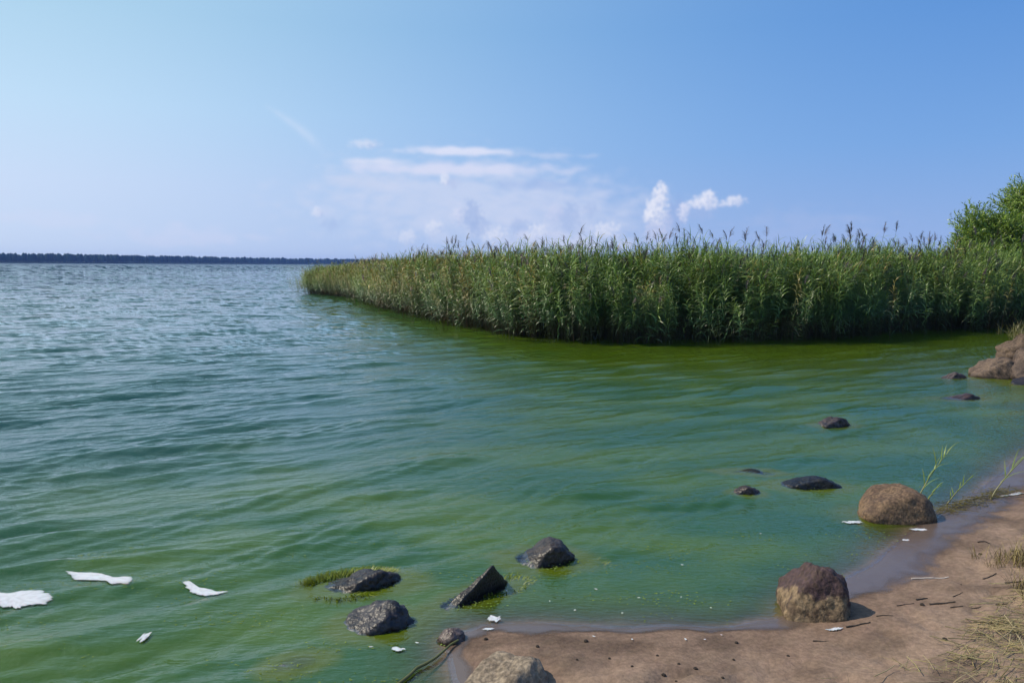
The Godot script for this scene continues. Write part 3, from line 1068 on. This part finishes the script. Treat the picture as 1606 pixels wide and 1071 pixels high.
	boulder("edge_boulder", "brown boulder cut by the right edge of the photo, right of the grey-brown one", Vector3(8.65, 0.1, -12.1), Vector3(0.45, 0.5, 0.45), 40.0, [[-0.3, 0.35, 1.0, 0.3], [0.2, 1, 0.15, 0.40]], 28.0, 0.26, 126, paint_rock(Color(0.21, 0.15, 0.11), Color(0.08, 0.055, 0.045), -0.1, 0.9))
	boulder("dark_flat_rock", "flat black rock at the waterline under the boulder pile", Vector3(7.75, -0.04, -11.55), Vector3(0.4, 0.16, 0.2), 6.0, [[-0.2, 0.98, 0.1, 0.11], [0.1, 0.15, 1, 0.1]], 22.0, 0.24, 117, paint_rock(Color(0.04, 0.03, 0.028), Color(0.012, 0.01, 0.01), 0.02, 0.5), true)
	boulder("upper_boulder", "brown boulder on top of the bank with dry grass above it", Vector3(8.4, 0.30, -12.75), Vector3(0.42, 0.36, 0.4), -10.0, [[-0.6, 0.8, 0.1, 0.30], [-0.2, 0.3, 1, 0.32], [0.4, 0.9, 0, 0.36]], 24.0, 0.26, 118, paint_rock(Color(0.20, 0.14, 0.10), Color(0.08, 0.055, 0.04), -0.3, 0.9))
	boulder("olive_sunken_rock", "olive weed-covered rock barely under the water beside the long black rock", Vector3(2.0, -0.09, -6.42), Vector3(0.3, 0.065, 0.09), -4.0, [], 14.0, 0.2, 119, paint_rock(Color(0.09, 0.085, 0.02), Color(0.05, 0.05, 0.012), 0.2, 0.5), true)


# ------------------------------------------------------------------ foam
func foam_piece(called: String, label: String, x: float, z: float, half: Vector2, turn: float, seed_: int, on_sand := false, group := "", ragged := 0.8, outline := []) -> void:
	var r := FastNoiseLite.new()
	r.seed = seed_
	r.frequency = 1.0
	r.fractal_octaves = 4
	var n := 84
	var rings := [[0.0, 1.0], [0.15, 1.0], [0.3, 1.0], [0.43, 0.97], [0.55, 0.95], [0.66, 0.9], [0.76, 0.85], [0.85, 0.7], [0.93, 0.5], [1.0, 0.1]]
	var veil := [0.94, 0.94, 0.94, 0.94, 0.93, 0.92, 0.9, 0.85, 0.7, 0.0]
	var pos: Array = []
	var thick := clampf(half.y * 0.12, 0.002, 0.004)
	for q in rings:
		for i in n:
			var an := TAU * i / n
			var bx := cos(an)
			var bz := sin(an)
			var rad := 1.0 + ragged * 1.3 * r.get_noise_2d(bx * 1.3, bz * 1.3) + ragged * 0.7 * r.get_noise_2d(bx * 4.0 + 9.0, bz * 4.0)
			if outline.size():
				var f := float(i) / n * outline.size()
				var o0: Array = outline[int(f) % outline.size()]
				var o1: Array = outline[(int(f) + 1) % outline.size()]
				var e: Vector2 = Vector2(o0[0], o0[1]).lerp(Vector2(o1[0], o1[1]), f - floor(f)) * Vector2(1.0, 0.9) * (1.0 + 0.22 * r.get_noise_2d(bx * 7.0, bz * 7.0) + 0.12 * r.get_noise_2d(bx * 19.0, bz * 19.0)) * q[0]
				pos.append(Vector3(e.x, thick * q[1] * (1.0 + 0.6 * r.get_noise_2d(e.x * 60.0, e.y * 60.0)), e.y))
				continue
			var px: float = half.x * bx * rad * q[0]
			var pz: float = half.y * bz * rad * q[0] + half.y * 1.0 * r.get_noise_1d(px / half.x * 0.9 + 3.0)
			pos.append(Vector3(px, thick * q[1] * (1.0 + 0.6 * r.get_noise_2d(px * 60.0, pz * 60.0)), pz))
	var t := Basis(Vector3.UP, deg_to_rad(turn))
	var base := height_at(x, z) + 0.004 if on_sand else 0.0
	for i in pos.size():
		var p: Vector3 = t * pos[i]
		var y: float
		if on_sand: y = height_at(x + p.x, z + p.z) + 0.006 - base
		else: y = water_y(x + p.x, z + p.z) + 0.004
		pos[i] = p + Vector3(0, y, 0)
	var st := begin()
	for j in rings.size() - 1:
		for i in n:
			var i2 := (i + 1) % n
			for v in [j * n + i, (j + 1) * n + i, j * n + i2, j * n + i2, (j + 1) * n + i, (j + 1) * n + i2]:
				var hole := ss(-0.32, 0.05, r.get_noise_2d(pos[v].x * 38.0, pos[v].z * 38.0))
				st.set_color(Color(1, 1, 1, veil[v / n] * lerpf(0.86, 1.0, hole)))
				st.set_normal(Vector3.UP)
				st.add_vertex(pos[v])
	st.index()
	var o := place(called, st.commit(), M.foam)
	o.position = Vector3(x, base, z)
	tag(o, label, "foam", group)


func foam() -> void:
	foam_piece("foam_patch", "white jagged foam patch floating upper left, with a drooping right end", -2.245, -4.132, Vector2(0.2, 0.045), 0, 71, false, "", 0.5, [[-0.217, -0.077], [-0.126, -0.060], [-0.035, -0.053], [0.027, -0.036], [0.107, 0.007], [0.191, 0.023], [0.256, 0.157], [0.191, 0.133], [0.141, 0.142], [0.077, 0.076], [0.020, 0.052], [-0.108, 0.054]])
	foam_piece("foam_patch", "large white foam patch cut by the left edge of the photo", -2.508, -3.826, Vector2(0.2, 0.045), 0, 56, false, "", 0.5, [[-0.286, -0.042], [-0.103, -0.060], [-0.050, -0.053], [-0.021, -0.085], [0.098, -0.095], [0.190, -0.033], [0.186, 0.042], [0.111, 0.051], [0.071, 0.102], [0.040, 0.074], [-0.011, 0.082], [-0.182, 0.062]])
	foam_piece("foam_patch", "narrow white foam strip pointing right, between the left patches and the long wet rock", -1.618, -3.998, Vector2(0.2, 0.045), 0, 86, false, "", 0.5, [[-0.144, -0.065], [-0.107, -0.074], [-0.036, -0.024], [0.034, -0.017], [0.093, 0.007], [0.140, -0.002], [0.094, 0.055], [0.028, 0.072], [-0.057, 0.025]])
	foam_piece("foam_patch", "thin white foam sliver above the jagged patch, farthest on the left", -2.57, -4.36, Vector2(0.055, 0.016), 4, 4)
	foam_piece("foam_patch", "single upright white foam scrap nearest the bottom on the left", -1.66, -3.43, Vector2(0.019, 0.034), -20, 5, false, "", 0.35)
	foam_piece("foam_patch", "round white foam clump off the left corner of the sand", -0.08, -3.65, Vector2(0.034, 0.028), 0, 6, false, "", 0.35)
	foam_piece("foam_patch", "small white foam scrap on the wet sand just below the round clump", -0.10, -3.53, Vector2(0.027, 0.012), 0, 7, true, "", 0.4)
	foam_piece("foam_patch", "oval white foam scrap between the sunken stone and the floating stalk", -0.5, -3.34, Vector2(0.03, 0.017), -18, 8, false, "", 0.35)
	foam_piece("foam_patch", "white foam dash left of the foot of the round brown boulder", 2.28, -5.12, Vector2(0.065, 0.025), 0, 9, false, "", 0.35)
	foam_piece("foam_patch", "white foam dash under the round brown boulder, on its shadow side", 2.66, -4.98, Vector2(0.055, 0.02), -6, 10, false, "", 0.35)
	foam_piece("foam_patch", "tiny white foam spot below the round brown boulder, right of a twin", 2.60, -4.80, Vector2(0.036, 0.017), 0, 11, false, "", 0.35)
	foam_piece("foam_patch", "tiny faint foam spot below the round brown boulder, left of a twin", 2.47, -4.78, Vector2(0.026, 0.012), 0, 12, false, "", 0.35)
	foam_piece("foam_patch", "white foam line along the shore at the right edge", 3.76, -5.70, Vector2(0.16, 0.022), 8, 13, true, "", 0.5)
	foam_piece("foam_patch", "pale foam trace on the sand at the foot of the two-toned boulder", 1.50, -3.50, Vector2(0.035, 0.014), 0, 14, true, "", 0.4)
	var r := RandomNumberGenerator.new()
	r.seed = 8
	var disc := CylinderMesh.new()
	disc.top_radius = 0.8
	disc.bottom_radius = 1.0
	disc.height = 0.4
	disc.radial_segments = 7
	disc.rings = 0
	var xf := []
	var cols := []
	while xf.size() < 2600:
		var p := Vector2(r.randf_range(-2.6, 3.2), r.randf_range(-7.0, -2.6))
		if r.randf() > ss(-0.05, 0.45, noise.get_noise_2d(p.x * 1.1 - p.y * 0.4, p.y * 2.6)) * ss(-7.0, -3.8, p.y): continue
		var s := shore_dist(p.x, p.y)
		if s > -0.04: continue
		var q := r.randf_range(0.0012, 0.0036)
		xf.append(Transform3D(Basis(Vector3.UP, r.randf() * TAU).scaled(Vector3(q * r.randf_range(1.0, 2.2), 0.002, q)), Vector3(p.x, wave(p.x, p.y, s, 0.03).x + 0.001, p.y)))
		var v := r.randf_range(0.6, 1.3)
		cols.append(Color(0.16 * v, 0.22 * v, 0.05 * v))
	var specks := multimesh("algae_specks", disc, xf, cols, M.straw)
	tag(specks, "fine green specks of algae drifting on the shallows off the cove", "algae", "", "stuff")
	for p in [[0.20, -3.85], [0.88, -3.91], [0.32, -3.75], [0.55, -3.72], [1.0, -3.78], [0.66, -3.9], [-0.02, -3.98], [0.98, -4.35], [-0.62, -3.36], [1.6, -4.9], [-0.42, -3.4], [0.45, -4.0]]:
		foam_piece("foam_fleck", "tiny white foam fleck floating off the sandy cove", p[0], p[1], Vector2(r.randf_range(0.004, 0.010), r.randf_range(0.003, 0.006)), r.randf() * 180, r.randi_range(20, 900), false, "foam flecks off the cove", 0.3)
	for p in [[0.38, -3.43], [0.55, -3.40], [0.79, -3.40], [0.88, -3.41], [0.97, -3.47]]:
		foam_piece("foam_fleck", "tiny white foam fleck stranded on the wet sand of the cove", p[0], p[1], Vector2(r.randf_range(0.004, 0.010), 0.004), r.randf() * 180, r.randi_range(20, 900), true, "foam flecks on the wet sand", 0.3)


# ------------------------------------------------------------------ plants on the shore
func shoot(label: String, x: float, z: float, h: float, lean: Vector2, n: int, seed_: int) -> void:
	var r := RandomNumberGenerator.new()
	r.seed = seed_
	var o := thing("green_shoot", Vector3(x, height_at(x, z) - 0.01, z))
	tag(o, label, "plant")
	var st := begin()
	var pts := PackedVector3Array()
	for i in 7:
		var t := i / 6.0
		pts.append(Vector3(lean.x * pow(t, 1.2), h * t * (1.0 - 0.12 * t), lean.y * pow(t, 1.2)))
	tube(st, pts, 0.006, 0.002, 5, Color(0.22, 0.19, 0.09), Color(0.12, 0.17, 0.04))
	place("stem", st.commit(), M.leaf, o)
	for i in n:
		st = begin()
		var t := lerpf(0.25, 1.0, float(i) / (n - 1))
		var f := t * 6.0
		var b := pts[int(minf(f, 5))].lerp(pts[int(minf(f, 5)) + 1], f - minf(floor(f), 5.0))
		var yaw := atan2(lean.y, lean.x) + r.randf_range(-1.1, 1.1)
		var c := Color(0.13, 0.20, 0.03) * r.randf_range(0.7, 1.2)
		blade(st, b, yaw, h * r.randf_range(0.3, 0.5), 0.010, r.randf_range(0.3, 0.8), r.randf_range(1.1, 1.9), r.randf_range(-0.8, 0.8), c, Color(0.17, 0.21, 0.05), 4)
		place("leaf", st.commit(), M.leaf, o)


func tuft_mesh(r: RandomNumberGenerator, n: int, h: float, c0: Color, c1: Color, flat := false) -> ArrayMesh:
	var st := begin()
	for i in n:
		var v := r.randf_range(0.6, 1.3)
		var a0 := r.randf_range(0.1, 0.6) if not flat else r.randf_range(0.9, 1.5)
		blade(st, Vector3(r.randf_range(-1, 1), 0.0, r.randf_range(-1, 1)) * h * 0.25, r.randf() * TAU, h * r.randf_range(0.5, 1.1), h * 0.025, a0, a0 + r.randf_range(0.2, 1.3), r.randf_range(-0.6, 0.6), Color(c0.r * v, c0.g * v, c0.b * v), Color(c1.r * v, c1.g * v, c1.b * v), 4)
	return st.commit()


func shore_plants() -> void:
	shoot("slender green shoot leaning right, directly behind the round brown boulder", 3.05, -5.78, 0.40, Vector2(0.26, -0.1), 11, 61)
	shoot("shortest green shoot, between the round boulder and the tallest shoot", 3.12, -5.52, 0.26, Vector2(0.22, -0.05), 8, 62)
	shoot("tallest green shoot with yellow leaves leaning right, nearest the right edge", 3.50, -5.62, 0.46, Vector2(0.40, -0.1), 13, 63)
	shoot("second shoot of the pair close behind the round boulder, low and bent", 2.98, -5.55, 0.20, Vector2(0.10, 0.0), 7, 64)
	var r := RandomNumberGenerator.new()
	r.seed = 15
	var xf := []
	var cols := []
	for i in 34:
		var p := Vector2(8.5, -12.8) + Vector2(r.randf_range(-0.32, 0.9), r.randf_range(-0.4, 0.25))
		var sc := r.randf_range(0.7, 1.3)
		xf.append(Transform3D(Basis(Vector3.UP, r.randf() * TAU).scaled(Vector3(sc, sc, sc)), Vector3(p.x, 0.50 + 0.1 * r.randf(), p.y)))
		var v := r.randf_range(0.8, 1.2)
		cols.append(Color(v, v, v))
	var g := multimesh("bank_grass", tuft_mesh(r, 14, 0.34, Color(0.13, 0.12, 0.04), Color(0.24, 0.22, 0.08)), xf, cols, M.leaf)
	xf = []
	cols = []
	for q in [[2.80, -4.27, 9], [2.88, -4.16, 7], [2.70, -4.12, 5], [2.62, -3.82, 6], [2.5, -3.6, 5], [2.3, -3.1, 4], [2.75, -3.6, 7]]:
		for i in q[2]:
			var p := Vector2(q[0] + r.randfn() * 0.06, q[1] + r.randfn() * 0.05)
			var sc := r.randf_range(0.25, 0.55)
			xf.append(Transform3D(Basis(Vector3.UP, r.randf() * TAU).scaled(Vector3(sc, sc * 0.8, sc)), Vector3(p.x, height_at(p.x, p.y), p.y)))
			var v := r.randf_range(0.7, 1.3)
			cols.append(Color(v, v * 0.92, v * 0.8))
	var dg := multimesh("dry_grass", tuft_mesh(r, 16, 0.34, Color(0.14, 0.12, 0.055), Color(0.27, 0.225, 0.12)), xf, cols, M.straw)
	tag(dg, "withered tan grass tufts on the sand at the right edge", "grass", "", "stuff")
	tag(g, "yellowish grass growing on top of the boulder pile at the right edge", "grass", "", "stuff")


# ------------------------------------------------------------------ litter on the sand
func twig(label: String, x: float, z: float, length: float, turn: float, rad: float, material: Material, called := "twig", group := "", lift := 0.0, col := Color(0.06, 0.045, 0.03)) -> void:
	var st := begin()
	var pts := PackedVector3Array()
	var t := deg_to_rad(turn)
	var nn := 9
	for i in nn:
		var f := float(i) / (nn - 1) - 0.5
		var px := x + cos(t) * length * f + 0.03 * length * noise.get_noise_2d(f * 3.0 + x * 9.0, z * 7.0) * -sin(t)
		var pz := z - sin(t) * length * f + 0.05 * length * noise.get_noise_2d(f * 3.0 + x * 5.0, z * 3.0)
		pts.append(Vector3(px - x, maxf(height_at(px, pz), water_y(px, pz) if lift > 0.0 else -1.0) + rad * 0.7 + lift * (f + 0.5) - 0.0, pz - z))
	tube(st, pts, rad, rad * 0.55, 6, col, col * 1.3)
	var o := place(called, st.commit(), material)
	o.position = Vector3(x, 0, z)
	tag(o, label, "twig", group)


func litter() -> void:
	var r := RandomNumberGenerator.new()
	r.seed = 404
	twig("green-brown reed stalk floating from the small shore stone towards the bottom edge", -0.36, -3.20, 0.46, 58, 0.009, M.leaf, "floating_stalk", "", 0.012, Color(0.10, 0.10, 0.03))
	for p in [[1.95, -3.74, 0.16, 5], [2.06, -3.80, 0.12, 20], [2.12, -3.72, 0.2, -4], [1.62, -3.52, 0.2, 2], [2.25, -3.82, 0.14, 35], [2.36, -3.98, 0.08, 60], [1.78, -3.60, 0.13, -6], [2.2, -3.66, 0.26, 8], [2.43, -3.72, 0.2, 15], [1.40, -3.40, 0.12, 3], [2.86, -4.62, 0.12, -10], [2.9, -4.38, 0.10, -5], [2.62, -3.9, 0.24, -20], [2.55, -4.05, 0.18, 30]]:
		twig("short dark twig lying in the drift line on the sand", p[0], p[1], p[2] * 0.6, p[3] + r.randf_range(-6, 6), r.randf_range(0.0025, 0.006), M.twig, "dark_twig", "dark twigs in the drift line")
	twig("pale bleached strip of reed on the open sand left of the straw heap", 2.26, -4.10, 0.20, 2, 0.005, M.straw, "pale_reed_strip", "", 0.0, Color(0.42, 0.36, 0.32))
	# pebbles and crumbs that can be picked out on the sand
	var pm := rock_mesh(Vector3(1, 0.6, 0.8), [], 8.0, 0.2, 300, paint_rock(Color(0.10, 0.075, 0.06), Color(0.03, 0.024, 0.02), -5.0, 0.6), 14, 9)
	for p in [[0.12, -3.30, 0.011], [0.34, -3.38, 0.014], [1.02, -3.40, 0.011], [0.42, -3.18, 0.008], [0.63, -3.22, 0.008], [0.7, -3.12, 0.009], [0.76, -3.08, 0.012], [0.62, -3.03, 0.013], [0.66, -2.98, 0.007], [0.5, -3.08, 0.008], [0.95, -3.2, 0.008], [1.2, -3.25, 0.009], [0.28, -3.15, 0.007], [0.85, -3.0, 0.008], [-0.11, -3.42, 0.013], [2.02, -3.72, 0.015], [2.72, -4.42, 0.014], [1.9, -3.3, 0.014]]:
		var o := place("pebble", pm, M.rock)
		o.position = Vector3(p[0], height_at(p[0], p[1]) + p[2] * 0.2, p[1])
		o.scale = Vector3(p[2], p[2], p[2])
		o.rotation.y = r.randf() * TAU
		tag(o, "small dark crumb of stone or bark on the damp sand", "pebble", "dark crumbs on the sand")
	# straw: dry reed stems and leaves washed up along the drift line
	var kinds: Array[Mesh] = []
	for k in 4:
		var st := begin()
		if k < 3:
			blade(st, Vector3(-0.1, 0.0, 0), 0.0, r.randf_range(0.16, 0.3), r.randf_range(0.005, 0.010), 1.35, 1.5 + 0.3 * k, 1.2, Color(0.25, 0.20, 0.10), Color(0.33, 0.28, 0.17), 5)
		else:
			tube(st, PackedVector3Array([Vector3(-0.16, 0.004, 0), Vector3(0, 0.007, 0.012), Vector3(0.16, 0.004, 0)]), 0.004, 0.003, 5, Color(0.24, 0.2, 0.11), Color(0.3, 0.26, 0.16))
		kinds.append(st.commit())
	var xfs := [[], [], [], []]
	var cols := [[], [], [], []]
	var n := 0
	while n < 12000:
		var p := Vector2(r.randf_range(1.2, 3.6), r.randf_range(-4.9, -2.5))
		var s := shore_dist(p.x, p.y)
		var drift := ss(0.62, 1.05, s + 0.22 * noise.get_noise_2d(p.x * 2.0, p.y * 2.0)) * (0.35 + 0.65 * ss(-0.25, 0.35, noise.get_noise_2d(p.x * 2.4 + 40.0, p.y * 2.4)))
		if r.randf() > drift * (0.25 + 0.75 * ss(1.2, 2.2, p.x)): 
			n += 1 if r.randf() < 0.02 else 0
			continue
		n += 1
		var k := r.randi_range(0, 3)
		var sc := r.randf_range(0.2, 0.62)
		var pile := 0.03 * maxf(0.0, noise.get_noise_2d(p.x * 3.0, p.y * 3.0)) + r.randf() * 0.018
		var b := Basis(Vector3.UP, r.randfn(0.3, 0.9)) * Basis(Vector3(0, 0, 1), r.randf_range(-0.12, 0.22))
		xfs[k].append(Transform3D(b.scaled(Vector3(sc, sc, sc)), Vector3(p.x, bed_height(p.x, p.y, s) + 0.004 + pile, p.y)))
		var v := r.randf_range(0.45, 1.25)
		cols[k].append(Color(v, v * r.randf_range(0.9, 1.02), v * r.randf_range(0.75, 1.0)))
	# the green-brown heap caught between the round boulder and the shoots
	for i in 420:
		var f := r.randf()
		var p := Vector2(lerpf(2.98, 3.75, f), lerpf(-5.28, -5.78, f)) + Vector2(r.randfn() * 0.06, r.randfn() * 0.05 - 0.03)
		var k := r.randi_range(0, 3)
		var sc := r.randf_range(0.2, 0.55)
		var b := Basis(Vector3.UP, r.randfn(0.2, 0.8)) * Basis(Vector3(0, 0, 1), r.randf_range(-0.15, 0.3))
		xfs[k].append(Transform3D(b.scaled(Vector3(sc, sc, sc)), Vector3(p.x, height_at(p.x, p.y) + 0.008 + r.randf() * 0.025, p.y)))
		var v := r.randf_range(0.08, 0.5)
		cols[k].append(Color(v, v, v * 0.5))
	var root := Node3D.new()
	root.name = "straw_litter"
	add_child(root)
	tag(root, "dry yellow straw and reed scraps washed up along the sand on the right", "straw", "", "stuff")
	for k in 4:
		tag(multimesh("straw", kinds[k], xfs[k], cols[k], M.straw, root), "", "", "", "stuff")
